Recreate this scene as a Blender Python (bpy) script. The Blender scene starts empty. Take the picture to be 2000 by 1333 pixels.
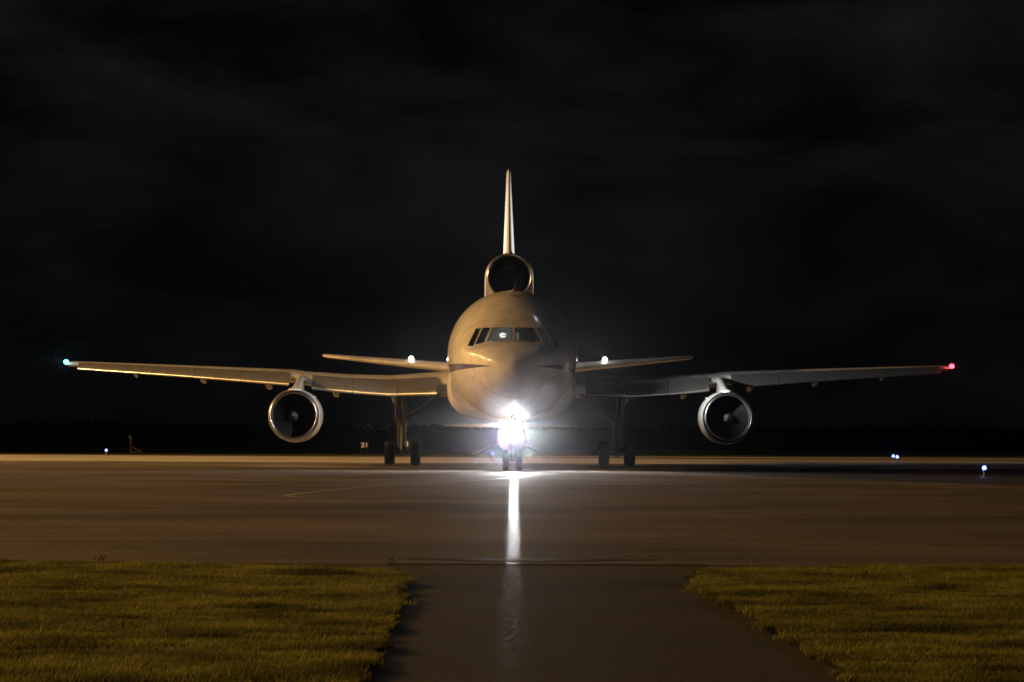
import bpy, bmesh, math, random
import numpy as np
from mathutils import Vector, Matrix, noise
random.seed(7); np.random.seed(7)
R = math.radians
S = bpy.context.scene
COL = S.collection

# ------------------------------------------------------------------ camera
CAMH = 1.7
cd = bpy.data.cameras.new('camera'); cam = bpy.data.objects.new('camera', cd); COL.objects.link(cam)
cd.sensor_width = 36; cd.lens = 36 * 6220 / 2000; cd.clip_start = .5; cd.clip_end = 20000
pitch = math.atan(178.5 / 6220)
cam.matrix_world = (Matrix.Translation((0, 0, CAMH)) @ Matrix.Rotation(math.pi/2 + pitch, 4, 'X')
                    @ Matrix.Rotation(R(.27), 4, 'Z'))
S.camera = cam

# ------------------------------------------------------------------ world: overcast night sky
W = bpy.data.worlds.new('World'); S.world = W; W.use_nodes = True
nt = W.node_tree; nt.nodes.clear()
o = nt.nodes.new('ShaderNodeOutputWorld'); bg = nt.nodes.new('ShaderNodeBackground')
tc = nt.nodes.new('ShaderNodeTexCoord'); mp = nt.nodes.new('ShaderNodeMapping')
mp.inputs['Scale'].default_value = (5.5, 5.5, 15); mp.inputs['Rotation'].default_value = (0, R(-14), 0)
nz = nt.nodes.new('ShaderNodeTexNoise'); nz.inputs['Scale'].default_value = 2.1
nz.inputs['Detail'].default_value = 7; nz.inputs['Roughness'].default_value = .52; nz.inputs['Distortion'].default_value = .5
cr = nt.nodes.new('ShaderNodeValToRGB')
cr.color_ramp.elements[0].position = .36; cr.color_ramp.elements[0].color = (.0010, .0010, .0012, 1)
cr.color_ramp.elements[1].position = .72; cr.color_ramp.elements[1].color = (.0080, .0085, .0098, 1)
L = nt.links
L.new(tc.outputs['Generated'], mp.inputs['Vector']); L.new(mp.outputs['Vector'], nz.inputs['Vector'])
L.new(nz.outputs['Fac'], cr.inputs['Fac'])
sx = nt.nodes.new('ShaderNodeSeparateXYZ'); L.new(tc.outputs['Generated'], sx.inputs[0])
el = nt.nodes.new('ShaderNodeMapRange'); el.interpolation_type = 'SMOOTHSTEP'; L.new(sx.outputs['Z'], el.inputs[0])
el.inputs[1].default_value = -.02; el.inputs[2].default_value = .14; el.inputs[3].default_value = .4; el.inputs[4].default_value = 1.0
ev = nt.nodes.new('ShaderNodeVectorMath'); ev.operation = 'SCALE'; L.new(cr.outputs['Color'], ev.inputs[0]); L.new(el.outputs[0], ev.inputs['Scale'])
L.new(ev.outputs[0], bg.inputs['Color'])
L.new(bg.outputs['Background'], o.inputs['Surface']); bg.inputs['Strength'].default_value = 1.0

# moon behind the cloud veil, high beyond the aeroplane
sd = bpy.data.lights.new('moon', 'SUN'); sd.energy = .012; sd.angle = R(.5); sd.color = (.75, .85, 1)
mo = bpy.data.objects.new('moon', sd); COL.objects.link(mo)
mo.rotation_euler = Vector((.22, .6, .77)).to_track_quat('Z', 'Y').to_euler()

S.view_settings.view_transform = 'Standard'; S.view_settings.look = 'None'
S.view_settings.exposure = 0; S.view_settings.gamma = 1; S.view_settings.use_curve_mapping = False
S.cycles.max_bounces = 5; S.cycles.volume_bounces = 0; S.cycles.sample_clamp_indirect = 2
S.cycles.transparent_max_bounces = 8; S.cycles.use_denoising = True

# strengths of everything that shines
P_FLOOD = 275000
P_LAND = 5000
P_SCAN = 5000
P_LOGO = 5500
HAZE = .00017

# ------------------------------------------------------------------ helpers
def mat(name, col, rough=.5, metal=0, coat=0, emit=None, es=0, spec=None, var=0, vscale=3, bump=0, bscale=40, col2=None, cw=(.35, .65)):
    m = bpy.data.materials.new(name); m.use_nodes = True
    n = m.node_tree; b = n.nodes['Principled BSDF']
    b.inputs['Base Color'].default_value = (*col, 1); b.inputs['Roughness'].default_value = rough
    b.inputs['Metallic'].default_value = metal; b.inputs['Coat Weight'].default_value = coat
    b.inputs['Coat Roughness'].default_value = .06
    if spec is not None: b.inputs['Specular IOR Level'].default_value = spec
    if emit: b.inputs['Emission Color'].default_value = (*emit, 1); b.inputs['Emission Strength'].default_value = es
    t = n.nodes.new('ShaderNodeTexCoord')
    if var or col2:
        z = n.nodes.new('ShaderNodeTexNoise'); z.inputs['Scale'].default_value = vscale; z.inputs['Detail'].default_value = 6
        n.links.new(t.outputs['Object'], z.inputs['Vector'])
        c = n.nodes.new('ShaderNodeValToRGB')
        c.color_ramp.elements[0].position, c.color_ramp.elements[1].position = cw
        c.color_ramp.elements[0].color = (*([x*(1-var) for x in col] if not col2 else col), 1)
        c.color_ramp.elements[1].color = (*([min(1, x*(1+var)) for x in col] if not col2 else col2), 1)
        n.links.new(z.outputs['Fac'], c.inputs['Fac']); n.links.new(c.outputs['Color'], b.inputs['Base Color'])
    if bump:
        z = n.nodes.new('ShaderNodeTexNoise'); z.inputs['Scale'].default_value = bscale; z.inputs['Detail'].default_value = 5
        n.links.new(t.outputs['Object'], z.inputs['Vector'])
        u = n.nodes.new('ShaderNodeBump'); u.inputs['Strength'].default_value = bump; u.inputs['Distance'].default_value = .02
        n.links.new(z.outputs['Fac'], u.inputs['Height']); n.links.new(u.outputs['Normal'], b.inputs['Normal'])
    return m

def obj(name, bm, m, parent=None, smooth=True, ang=32, **props):
    me = bpy.data.meshes.new(name)
    if smooth:
        bmesh.ops.recalc_face_normals(bm, faces=bm.faces)
        for f in bm.faces: f.smooth = True
        for e in bm.edges:
            if len(e.link_faces) == 2 and e.calc_face_angle(0) > R(ang): e.smooth = False
    bm.to_mesh(me); bm.free(); me.materials.append(m)
    ob = bpy.data.objects.new(name, me); COL.objects.link(ob)
    if parent is not None: ob.parent = parent
    for k, v in props.items(): ob[k] = v
    return ob

def thing(name, label, cat, loc=(0, 0, 0), rz=0, group=None):
    e = bpy.data.objects.new(name, None); COL.objects.link(e); e.location = loc; e.rotation_euler = (0, 0, rz)
    e['label'] = label; e['category'] = cat
    if group: e['group'] = group
    return e

def loft(bm, rings, close=True, cap0=True, cap1=True):
    vr = [[bm.verts.new(p) for p in r] for r in rings]
    n = len(rings[0])
    for a, b in zip(vr[:-1], vr[1:]):
        for i in range(n if close else n-1):
            j = (i+1) % n
            try: bm.faces.new((a[i], a[j], b[j], b[i]))
            except ValueError: pass
    if cap0: bm.faces.new(vr[0])
    if cap1: bm.faces.new(vr[-1])
    return vr

def box(bm, c, s, rot=None):
    r = bmesh.ops.create_cube(bm, size=1)
    M = Matrix.Translation(c) @ (rot.to_4x4() if rot else Matrix()) @ Matrix.Diagonal((*s, 1))
    bmesh.ops.transform(bm, matrix=M, verts=r['verts']); return r['verts']

def tube(bm, p0, p1, r0, r1=None, seg=14, caps=True):
    p0, p1 = Vector(p0), Vector(p1); r1 = r0 if r1 is None else r1
    d = (p1-p0).normalized(); q = d.to_track_quat('Z', 'Y')
    rings = []
    for p, r in ((p0, r0), (p1, r1)):
        rings.append([p + q @ Vector((r*math.cos(2*math.pi*i/seg), r*math.sin(2*math.pi*i/seg), 0)) for i in range(seg)])
    loft(bm, rings, True, caps, caps)

def lathe_y(bm, prof, c, seg=64, closed=False):
    """revolve (s, r) profile about an axis parallel to Y through c"""
    rings = []
    for s, r in prof:
        rings.append([(c[0]+r*math.cos(2*math.pi*i/seg), c[1]+s, c[2]+r*math.sin(2*math.pi*i/seg)) for i in range(seg)])
    vr = loft(bm, rings, True, False, False)
    if closed:
        a, b = vr[-1], vr[0]
        for i in range(seg): bm.faces.new((a[i], a[(i+1) % seg], b[(i+1) % seg], b[i]))

def lathe_x(bm, prof, c, seg=40):
    rings = [[(c[0]+s, c[1]+r*math.cos(2*math.pi*i/seg), c[2]+r*math.sin(2*math.pi*i/seg)) for i in range(seg)] for s, r in prof]
    loft(bm, rings, True, True, True)

def sphere(bm, c, r, sx=1, sy=1, sz=1, seg=16):
    v = bmesh.ops.create_uvsphere(bm, u_segments=seg, v_segments=seg//2, radius=1)['verts']
    bmesh.ops.transform(bm, matrix=Matrix.Translation(c) @ Matrix.Diagonal((r*sx, r*sy, r*sz, 1)), verts=v)

def lerp_table(tab, x):
    if x <= tab[0][0]: return list(tab[0][1:])
    for a, b in zip(tab[:-1], tab[1:]):
        if x <= b[0]:
            t = (x-a[0])/(b[0]-a[0]); return [p+(q-p)*t for p, q in zip(a[1:], b[1:])]
    return list(tab[-1][1:])

def spot(name, parent, loc, target, power, col, size, blend=.5, radius=.1):
    d = bpy.data.lights.new(name, 'SPOT'); d.energy = power; d.color = col; d.spot_size = R(size)
    d.spot_blend = blend; d.shadow_soft_size = radius
    ob = bpy.data.objects.new(name, d); COL.objects.link(ob); ob.parent = parent; ob.location = loc
    ob.rotation_euler = (Vector(loc)-Vector(target)).to_track_quat('Z', 'Y').to_euler()
    return ob

def point(name, parent, loc, power, col, radius=.05):
    d = bpy.data.lights.new(name, 'POINT'); d.energy = power; d.color = col; d.shadow_soft_size = radius
    ob = bpy.data.objects.new(name, d); COL.objects.link(ob); ob.parent = parent; ob.location = loc
    return ob

# ------------------------------------------------------------------ materials
M = {}
M['paint'] = mat('white_paint', (.74, .74, .73), .3, coat=.6, var=.05, vscale=.9)
M['wingpaint'] = mat('wing_paint', (.46, .46, .46), .34, coat=.25, var=.2, vscale=1.3)
M['slat'] = mat('slat_alloy', (.33, .33, .325), .22, metal=.7, coat=.5, var=.08, vscale=2)
M['bare'] = mat('polished_metal', (.5, .5, .5), .3, metal=1, var=.06, vscale=4)
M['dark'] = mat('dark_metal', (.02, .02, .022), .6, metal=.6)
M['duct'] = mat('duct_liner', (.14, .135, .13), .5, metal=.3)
M['spin'] = mat('spinner_paint', (.05, .05, .055), .35)
M['gear'] = mat('gear_paint', (.15, .15, .15), .5, var=.25, vscale=9)
M['tyre'] = mat('tyre_rubber', (.011, .011, .011), .85, spec=.2, bump=.3, bscale=60)
M['hub'] = mat('wheel_hub', (.45, .45, .45), .35, metal=.6)
M['cavity'] = mat('cockpit_interior', (.012, .011, .01), .8)
M['rocket'] = mat('rocket_paint', (.7, .7, .69), .4, coat=.3)
M['frame'] = mat('window_frame_metal', (.22, .21, .2), .35, metal=.5)
M['antenna'] = mat('antenna_grey', (.25, .25, .25), .5)
M['red'] = mat('red_lens', (.06, .006, .006), .4)

# fuselage paint carries the printed blue cheat line
def fuselage_paint():
    m = mat('fuselage_paint', (.72, .72, .71), .42, coat=1, var=.12, vscale=1.7); m.node_tree.nodes['Principled BSDF'].inputs['Coat Roughness'].default_value = .14
    n = m.node_tree; b = n.nodes['Principled BSDF']; lk = n.links
    src = b.inputs['Base Color'].links[0].from_socket
    t = n.nodes.new('ShaderNodeTexCoord'); sp = n.nodes.new('ShaderNodeSeparateXYZ'); lk.new(t.outputs['Object'], sp.inputs[0])
    def mth(op, a, c, v=None):
        x = n.nodes.new('ShaderNodeMath'); x.operation = op
        for i, q in enumerate((a, c) if v is None else (a, c, v)):
            if isinstance(q, (int, float)): x.inputs[i].default_value = q
            else: lk.new(q, x.inputs[i])
        return x.outputs[0]
    ax = mth('ABSOLUTE', sp.outputs['X'], 0)
    ax = mth('MINIMUM', ax, 2.99)
    top = mth('MULTIPLY_ADD', mth('SUBTRACT', ax, 1.02), .1, ZC-.68)
    bot = mth('MULTIPLY_ADD', mth('SUBTRACT', ax, 1.02), -.085, ZC-.70)
    msk = mth('MULTIPLY', mth('LESS_THAN', sp.outputs['Z'], top), mth('GREATER_THAN', sp.outputs['Z'], bot))
    mx = n.nodes.new('ShaderNodeMix'); mx.data_type = 'RGBA'
    lk.new(msk, mx.inputs[0]); lk.new(src, mx.inputs[6]); mx.inputs[7].default_value = (.03, .035, .09, 1)
    lk.new(mx.outputs[2], b.inputs['Base Color'])
    return m
ZC = 5.26           # height of the fuselage axis
M['fuselage'] = fuselage_paint()

def emis(name, col, st):
    return mat(name, (.02, .02, .02), .4, emit=col, es=st)
M['land_lens'] = emis('landing_lens', (1, .98, .95), 14)
M['scan_lens'] = emis('scan_lens', (1, .97, .92), 14)
M['logo_lens'] = emis('logo_lens', (1, .95, .85), 22)
M['green'] = emis('green_lens', (.08, .9, 1), 9)
M['redlamp'] = emis('red_lamp_lens', (1, .035, .06), 12)
M['blue'] = emis('taxi_blue_lens', (.16, .25, 1), 6)
M['cockpit_lamp'] = emis('cockpit_lamp', (1, .93, .8), 1.6)
M['panel_glow'] = emis('instrument_glow', (.55, .5, .35), .25)

# glass
g = bpy.data.materials.new('cockpit_glass'); g.use_nodes = True; n = g.node_tree; n.nodes.clear()
oo = n.nodes.new('ShaderNodeOutputMaterial'); mixs = n.nodes.new('ShaderNodeMixShader'); tr = n.nodes.new('ShaderNodeBsdfTransparent')
gl = n.nodes.new('ShaderNodeBsdfGlossy'); fr = n.nodes.new('ShaderNodeFresnel'); fr.inputs['IOR'].default_value = 1.5
tr.inputs['Color'].default_value = (.7, .75, .75, 1); gl.inputs['Roughness'].default_value = .03
n.links.new(fr.outputs[0], mixs.inputs[0]); n.links.new(tr.outputs[0], mixs.inputs[1]); n.links.new(gl.outputs[0], mixs.inputs[2])
n.links.new(mixs.outputs[0], oo.inputs['Surface']); M['glass'] = g

# ------------------------------------------------------------------ ground
def pavement_mat(name, c1, c2, rough, rvar, bump, scale=1.0, spec=.5, streak=True, coat=0, crough=.2):
    m = bpy.data.materials.new(name); m.use_nodes = True; n = m.node_tree; lk = n.links; b = n.nodes['Principled BSDF']
    t = n.nodes.new('ShaderNodeTexCoord')
    big = n.nodes.new('ShaderNodeTexNoise'); big.inputs['Scale'].default_value = .12*scale; big.inputs['Detail'].default_value = 8
    fine = n.nodes.new('ShaderNodeTexNoise'); fine.inputs['Scale'].default_value = 30; fine.inputs['Detail'].default_value = 6
    lk.new(t.outputs['Object'], big.inputs['Vector']); lk.new(t.outputs['Object'], fine.inputs['Vector'])
    mix = n.nodes.new('ShaderNodeMath'); mix.operation = 'MULTIPLY_ADD'; mix.inputs[1].default_value = .35
    lk.new(fine.outputs['Fac'], mix.inputs[0])
    hf = n.nodes.new('ShaderNodeMath'); hf.operation = 'MULTIPLY'; hf.inputs[1].default_value = 1.1
    lk.new(big.outputs['Fac'], hf.inputs[0])
    gm = n.nodes.new('ShaderNodeMapping'); gm.inputs['Scale'].default_value = (26, 2.2, 1); lk.new(t.outputs['Object'], gm.inputs['Vector'])
    gn = n.nodes.new('ShaderNodeTexNoise'); gn.inputs['Scale'].default_value = 1; gn.inputs['Detail'].default_value = 7; gn.inputs['Roughness'].default_value = .85; lk.new(gm.outputs['Vector'], gn.inputs['Vector'])
    g2 = n.nodes.new('ShaderNodeMath'); g2.operation = 'MULTIPLY_ADD'; g2.inputs[1].default_value = 1.7; lk.new(gn.outputs['Fac'], g2.inputs[0]); lk.new(hf.outputs[0], g2.inputs[2])
    g3 = n.nodes.new('ShaderNodeMath'); g3.operation = 'SUBTRACT'; g3.inputs[1].default_value = 1.06; lk.new(g2.outputs[0], g3.inputs[0])
    lk.new(g3.outputs[0], mix.inputs[2])
    # lengthwise paving lanes and wheel wear, across the view
    mp = n.nodes.new('ShaderNodeMapping'); mp.inputs['Scale'].default_value = (.012, .55, 1); mp.inputs['Rotation'].default_value = (0, 0, R(2))
    st = n.nodes.new('ShaderNodeTexNoise'); st.inputs['Scale'].default_value = 1; st.inputs['Detail'].default_value = 6; st.inputs['Roughness'].default_value = .65
    lk.new(t.outputs['Object'], mp.inputs['Vector']); lk.new(mp.outputs['Vector'], st.inputs['Vector'])
    ad = n.nodes.new('ShaderNodeMath'); ad.operation = 'MULTIPLY_ADD'; ad.inputs[1].default_value = .5 if streak else 0
    lk.new(st.outputs['Fac'], ad.inputs[0]); lk.new(mix.outputs[0], ad.inputs[2])
    r = n.nodes.new('ShaderNodeValToRGB'); r.color_ramp.elements[0].position = .55; r.color_ramp.elements[1].position = .98
    r.color_ramp.elements[0].color = (*c1, 1); r.color_ramp.elements[1].color = (*c2, 1)
    lk.new(ad.outputs[0], r.inputs['Fac']); lk.new(r.outputs['Color'], b.inputs['Base Color'])
    rr = n.nodes.new('ShaderNodeMapRange'); rr.inputs[1].default_value = .35; rr.inputs[2].default_value = .65
    rr.inputs[3].default_value = rough-rvar; rr.inputs[4].default_value = rough+rvar
    lk.new(st.outputs['Fac'], rr.inputs[0]); lk.new(rr.outputs[0], b.inputs['Roughness'])
    b.inputs['Specular IOR Level'].default_value = spec
    b.inputs['Coat Roughness'].default_value = crough
    cn = n.nodes.new('ShaderNodeTexNoise'); cn.inputs['Scale'].default_value = 1; cmap = n.nodes.new('ShaderNodeMapping'); cmap.inputs['Scale'].default_value = (16, 1.6, 1); lk.new(t.outputs['Object'], cmap.inputs['Vector']); cn.inputs['Detail'].default_value = 8; cn.inputs['Roughness'].default_value = .8
    lk.new(cmap.outputs['Vector'], cn.inputs['Vector'])
    cm = n.nodes.new('ShaderNodeMapRange'); cm.inputs[1].default_value = .5; cm.inputs[2].default_value = .72; cm.inputs[3].default_value = coat*.12; cm.inputs[4].default_value = coat*5
    lk.new(cn.outputs['Fac'], cm.inputs[0]); lk.new(cm.outputs[0], b.inputs['Coat Weight'])
    cb = n.nodes.new('ShaderNodeBump'); cb.inputs['Strength'].default_value = .12; cb.inputs['Distance'].default_value = .01
    lk.new(cn.outputs['Fac'], cb.inputs['Height']); lk.new(cb.outputs['Normal'], b.inputs['Coat Normal'])
    bp = n.nodes.new('ShaderNodeBump'); bp.inputs['Strength'].default_value = bump; bp.inputs['Distance'].default_value = .01
    ag = n.nodes.new('ShaderNodeTexNoise'); ag.inputs['Scale'].default_value = 22; ag.inputs['Detail'].default_value = 4
    lk.new(t.outputs['Object'], ag.inputs['Vector'])
    lk.new(ag.outputs['Fac'], bp.inputs['Height']); lk.new(bp.outputs['Normal'], b.inputs['Normal'])
    return m
M['asphalt'] = pavement_mat('asphalt', (.021, .018, .015), (.15, .126, .107), .75, .08, .5, spec=.25, coat=.008, crough=.09)
M['road'] = pavement_mat('worn_asphalt', (.014, .0125, .011), (.055, .049, .044), .8, .06, .6, spec=.12, coat=.002, crough=.15)
M['concrete'] = pavement_mat('concrete', (.42, .4, .35), (.62, .59, .53), .6, .08, .3)
M['wet'] = pavement_mat('dark_asphalt', (.016, .014, .012), (.035, .03, .026), .6, .05, .3, spec=.25)
M['grassland'] = mat('grassland', (.06, .062, .018), .95, col2=(.16, .15, .045), vscale=1.3, cw=(.3, .7), spec=.1, bump=1, bscale=6)
M['soil'] = mat('turf_soil', (.03, .033, .01), .95, col2=(.07, .07, .018), vscale=6, spec=.1, bump=.8, bscale=30)
M['line'] = mat('faded_line_paint', (.6, .56, .48), .5, col2=(.2, .18, .15), vscale=1.5)
M['crack'] = mat('joint_tar', (.01, .01, .01), .95, spec=.05)

def sheet(name, pts, z, m, **p):
    bm = bmesh.new(); bm.faces.new([bm.verts.new((x, y, z)) for x, y in pts])
    return obj(name, bm, m, None, False, kind='structure', **p)

# terrain: flat airfield, with a dip added beyond the taxiway grass to darken far ground
bm = bmesh.new()
ys = [-150, 0, 120, 200, 246, 254, 262, 275, 300, 340, 500, 1200, 3000, 6000]
zs = [0, 0, 0, 0, 0, -.05, -.25, -1.0, -2.6, -4, -5, -5, -5, -5]
xs = [-3000, -900, -300, -100, 0, 100, 300, 900, 3000]
gr = [[bm.verts.new((x, y + (6*math.sin(x*.013) if 240 < y < 400 else 0), z)) for x in xs] for y, z in zip(ys, zs)]
for a, b in zip(gr[:-1], gr[1:]):
    for i in range(len(xs)-1): bm.faces.new((a[i], a[i+1], b[i+1], b[i]))
obj('ground', bm, M['grassland'], kind='structure')

def wavy(x0, x1, y, amp, n=60, sd=0):
    return [(x0+(x1-x0)*i/n, y+amp*noise.noise(Vector((i*.6, sd, 0)))) for i in range(n+1)]
sheet('apron', [(-140, 41), (140, 41)] + [(140, 179)] + [(-140, 179)], .006, M['asphalt'])
M['shoulder'] = pavement_mat('mid_tone_pavement', (.07, .063, .055), (.2, .18, .155), .75, .06, .4, spec=.2)  # pavement tone between the dark apron and the pale taxiway
M['mid_tone_dark'] = pavement_mat('mid_tone_pavement_dark', (.045, .04, .035), (.15, .132, .115), .75, .06, .4, spec=.2)
sheet('mid_tone_strip', [(x, 150+y_) for x, y_ in wavy(-140, 10, 0, 5, 60, 8)] + [(30, 158), (60, 168), (140, 172), (140, 182), (-140, 182)], .009, M['shoulder'])
sheet('mid_tone_strip', [(x, 118+y_) for x, y_ in wavy(-140, -16, 0, 7, 60, 5)] + [(-9, 128), (-5, 142), (-2, 154), (-140, 154)], .0075, M['mid_tone_dark'])
far = wavy(140, -140, 0, .9, 90, 3)
sheet('taxiway', [(x, 178 - .02*(x+140) + y_) for x, y_ in wavy(-140, 140, 0, 3, 90, 12)] + [(x, 226 - (x+60)*.22 + yy) for x, yy in far if True], .012, M['concrete'])
# second thin strip of pavement beyond the grass strip on the right
sheet('far_taxiway', [(0, 221), (160, 196), (160, 206), (0, 232)], .012, M['concrete'])
sheet('dark_pavement', [(12, 148)] + [(x, 151 - .02*(x-12)) for x in (20, 30, 40, 60)] + [(60, 112), (21.5, 107), (17, 112), (13, 128)][0:0]
      + [(60, 106), (19.5, 104.5), (16.5, 108), (12.5, 119), (8.0, 135), (5.5, 146)], .012, M['wet'])  # dark matte wedge of pavement
sheet('tar_joint', [(-1.6, 40.75), (2.5, 40.9), (2.5, 41.12), (-1.6, 40.98)], .012, M['crack'])
sheet('puddle', [(.25+1.5*math.cos(a)*(1+.3*math.sin(3*a)), 42.4+.45*math.sin(a)) for a in [i*math.pi/12 for i in range(24)]], .012, M['wet'])

XL = [(-6, -.6), (5, -.75), (15, -.85), (22, -.97), (26.8, -1.01), (31.6, -1.09), (36, -1.2), (37.6, -1.26), (38.3, -1.4), (38.8, -1.9), (39.2, -3), (39.7, -4.5), (40.1, -7), (40.3, -14), (40.4, -60)]
XR = [(-6, 2.1), (5, 2.2), (15, 2.32), (21.7, 2.3), (24.9, 2.24), (29, 2.2), (31.6, 2.03), (35.2, 1.97), (37.4, 2.05), (38.3, 2.3), (39.0, 2.8), (39.7, 4), (40.2, 7), (40.4, 14), (40.5, 60)]
# service road between the verges (under both edges)
sheet('service_road', [(-3, -12), (5, -12), (5, 41), (-3, 41)], .003, M['road'])

def verge(name, tab, sgn, lab):
    # raised turf bank: outline ring, slightly proud of the pavement
    pts = []
    for (a, b) in zip(tab[:-1], tab[1:]):
        k = max(2, int((abs(b[0]-a[0])+abs(b[1]-a[1]))/.12)) if abs(b[1]) < 15 else 2
        for i in range(k):
            t = i/k; y = a[0]+(b[0]-a[0])*t; x = a[1]+(b[1]-a[1])*t+sgn*.06
            jx = sgn*.08 + .22*noise.noise(Vector((x*.9+sgn*9, y*.9, 0))) + .07*noise.noise(Vector((x*4, y*4, sgn)))
            pts.append((x+jx, y+jx*.7))
    pts.append((tab[-1][1], tab[-1][0])); pts += [(sgn*60, -6)]
    bm = bmesh.new()
    top = [bm.verts.new((x, y, .035)) for x, y in pts]
    low = [bm.verts.new((x - sgn*.0 if abs(x) < 50 else x, y, .0)) for x, y in pts]
    bm.faces.new(top)
    for i in range(len(pts)):
        j = (i+1) % len(pts); bm.faces.new((top[i], top[j], low[j], low[i]))
    obj(name, bm, M['soil'], None, False, kind='structure')
    return pts
ptsL = verge('verge', XL, -1, ''); ptsR = verge('verge', XR, 1, '')

# painted line that bends back on itself, faint under the glare
def ribbon(name, pts, w, z, m):
    bm = bmesh.new(); prev = None
    P = [Vector((*p, 0)) for p in pts]
    for i, p in enumerate(P):
        d = (P[min(i+1, len(P)-1)] - P[max(i-1, 0)]).normalized(); q = Vector((-d.y, d.x, 0))*w/2
        cur = (bm.verts.new((p+q)+Vector((0, 0, z))), bm.verts.new((p-q)+Vector((0, 0, z))))
        if prev: bm.faces.new((prev[0], prev[1], cur[1], cur[0]))
        prev = cur
    return obj(name, bm, m, None, False, kind='structure')
ribbon('painted_line', [(-5.95, 84.2), (-5.75, 87), (-5.3, 91.5), (-4.6, 96.5), (-3.6, 101.5), (-2.55, 106), (-1.4, 111), (-.2, 117), (1.3, 126), (3.0, 136), (5, 146)], .2, .012, M['line'])
ribbon('painted_line', [(-5.95, 84.0), (-5.75, 82.6), (-5.0, 80.6), (-3.4, 78.6), (-1.3, 76.8), (1.5, 75.2), (6, 73.8), (14, 72.5), (30, 71.5)], .16, .012, M['line'])
ribbon('pavement_seam', [(-18, 66), (-5, 64.6), (8, 64.0), (26, 64.4)], .05, .011, M['line'])
ribbon('pavement_seam', [(-30, 92), (-12, 80), (2, 69.8), (18, 60)], .05, .011, M['crack'])

# ------------------------------------------------------------------ grass blades (stuff)
def inside_x(tab, y, sgn):
    t = lerp_table(tab, y)[0]; return t
def blades(name, tab, sgn, mname, seed):
    rng = np.random.default_rng(seed)
    N = 520000
    y = 19.5 + 23.8*rng.random(N)**.85
    half = y/6220*1000 + 1.6
    x = sgn*half*rng.random(N)
    ty = np.array([a for a, _ in tab[:-1]]); tx = np.array([b for _, b in tab[:-1]])
    # order is monotone in y for the whole table
    edge = np.interp(y, ty, tx)
    j = np.array([sgn*.22*noise.noise(Vector((a*.9+sgn*9, b*.9, 0))) + .16*noise.noise(Vector((a*4, b*4, 1))) for a, b in zip(x[::1], y[::1])])
    keep = (sgn*(x-edge) > .0 + j)
    x, y, j = x[keep], y[keep], j[keep]; n_ = len(x)
    cl = np.array([noise.noise(Vector((a*.55+3*seed, b*.9, 0)))*.7 + noise.noise(Vector((a*2.3, b*2.6, 7)))*.5 for a, b in zip(x, y)])
    h = (.032+.036*rng.random(n_))*(1+1.0*cl); h = np.clip(h, .012, .14)
    tall = rng.random(n_) < .0012; h[tall] *= 1.8
    w = .0028+.003*rng.random(n_)
    yaw = rng.random(n_)*2*np.pi; lean = (.2+.75*rng.random(n_))*h; ld = rng.normal(0.6, 1.4, n_)
    dx, dy = np.cos(yaw)*w, np.sin(yaw)*w; lx, ly = np.cos(ld)*lean, np.sin(ld)*lean
    z0 = np.full(n_, .03)
    V = np.empty((n_, 5, 3))
    V[:, 0] = np.stack([x-dx, y-dy, z0], 1); V[:, 1] = np.stack([x+dx, y+dy, z0], 1)
    V[:, 2] = np.stack([x-dx*.8+lx*.35, y-dy*.8+ly*.35, z0+h*.6], 1); V[:, 3] = np.stack([x+dx*.8+lx*.35, y+dy*.8+ly*.35, z0+h*.6], 1)
    V[:, 4] = np.stack([x+lx, y+ly, z0+h], 1)
    me = bpy.data.meshes.new(name); b0 = (np.arange(n_)*5)[:, None]
    tris = np.concatenate([b0+[0, 1, 3], b0+[0, 3, 2], b0+[2, 3, 4]], 1).reshape(-1)
    me.vertices.add(n_*5); me.vertices.foreach_set('co', V.reshape(-1))
    me.loops.add(len(tris)); me.loops.foreach_set('vertex_index', tris.astype(np.int32))
    nf = n_*3; me.polygons.add(nf); me.polygons.foreach_set('loop_start', np.arange(nf, dtype=np.int32)*3)
    me.update(calc_edges=True); me.validate()
    at = me.attributes.new('tint', 'FLOAT', 'POINT'); at.data.foreach_set('value', np.repeat(np.where(tall, 1., rng.random(n_)*.93), 5).astype(np.float32))
    me.materials.append(M[mname]); ob = bpy.data.objects.new(name, me); COL.objects.link(ob)
    ob['kind'] = 'stuff'; ob['category'] = 'grass'
    return ob
m = bpy.data.materials.new('grass_blade'); m.use_nodes = True; n = m.node_tree; b = n.nodes['Principled BSDF']
a = n.nodes.new('ShaderNodeAttribute'); a.attribute_name = 'tint'
r = n.nodes.new('ShaderNodeValToRGB'); r.color_ramp.elements[0].color = (.13, .155, .034, 1); r.color_ramp.elements[1].color = (.38, .33, .11, 1)
r.color_ramp.elements[1].position = 1; e = r.color_ramp.elements.new(.7); e.color = (.2, .215, .046, 1)
n.links.new(a.outputs['Fac'], r.inputs['Fac']); n.links.new(r.outputs['Color'], b.inputs['Base Color']); b.inputs['Roughness'].default_value = .6
b.inputs['Specular IOR Level'].default_value = .08
tl_ = n.nodes.new('ShaderNodeBsdfTranslucent'); ms = n.nodes.new('ShaderNodeMixShader'); ms.inputs[0].default_value = .42
pt = n.nodes.new('ShaderNodeTexNoise'); pt.inputs['Scale'].default_value = .8; pt.inputs['Detail'].default_value = 6; tcg = n.nodes.new('ShaderNodeTexCoord'); n.links.new(tcg.outputs['Object'], pt.inputs['Vector'])
pm = n.nodes.new('ShaderNodeMapRange'); pm.inputs[1].default_value = .35; pm.inputs[2].default_value = .65; pm.inputs[3].default_value = .4; pm.inputs[4].default_value = 1.6; n.links.new(pt.outputs['Fac'], pm.inputs[0])
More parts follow.
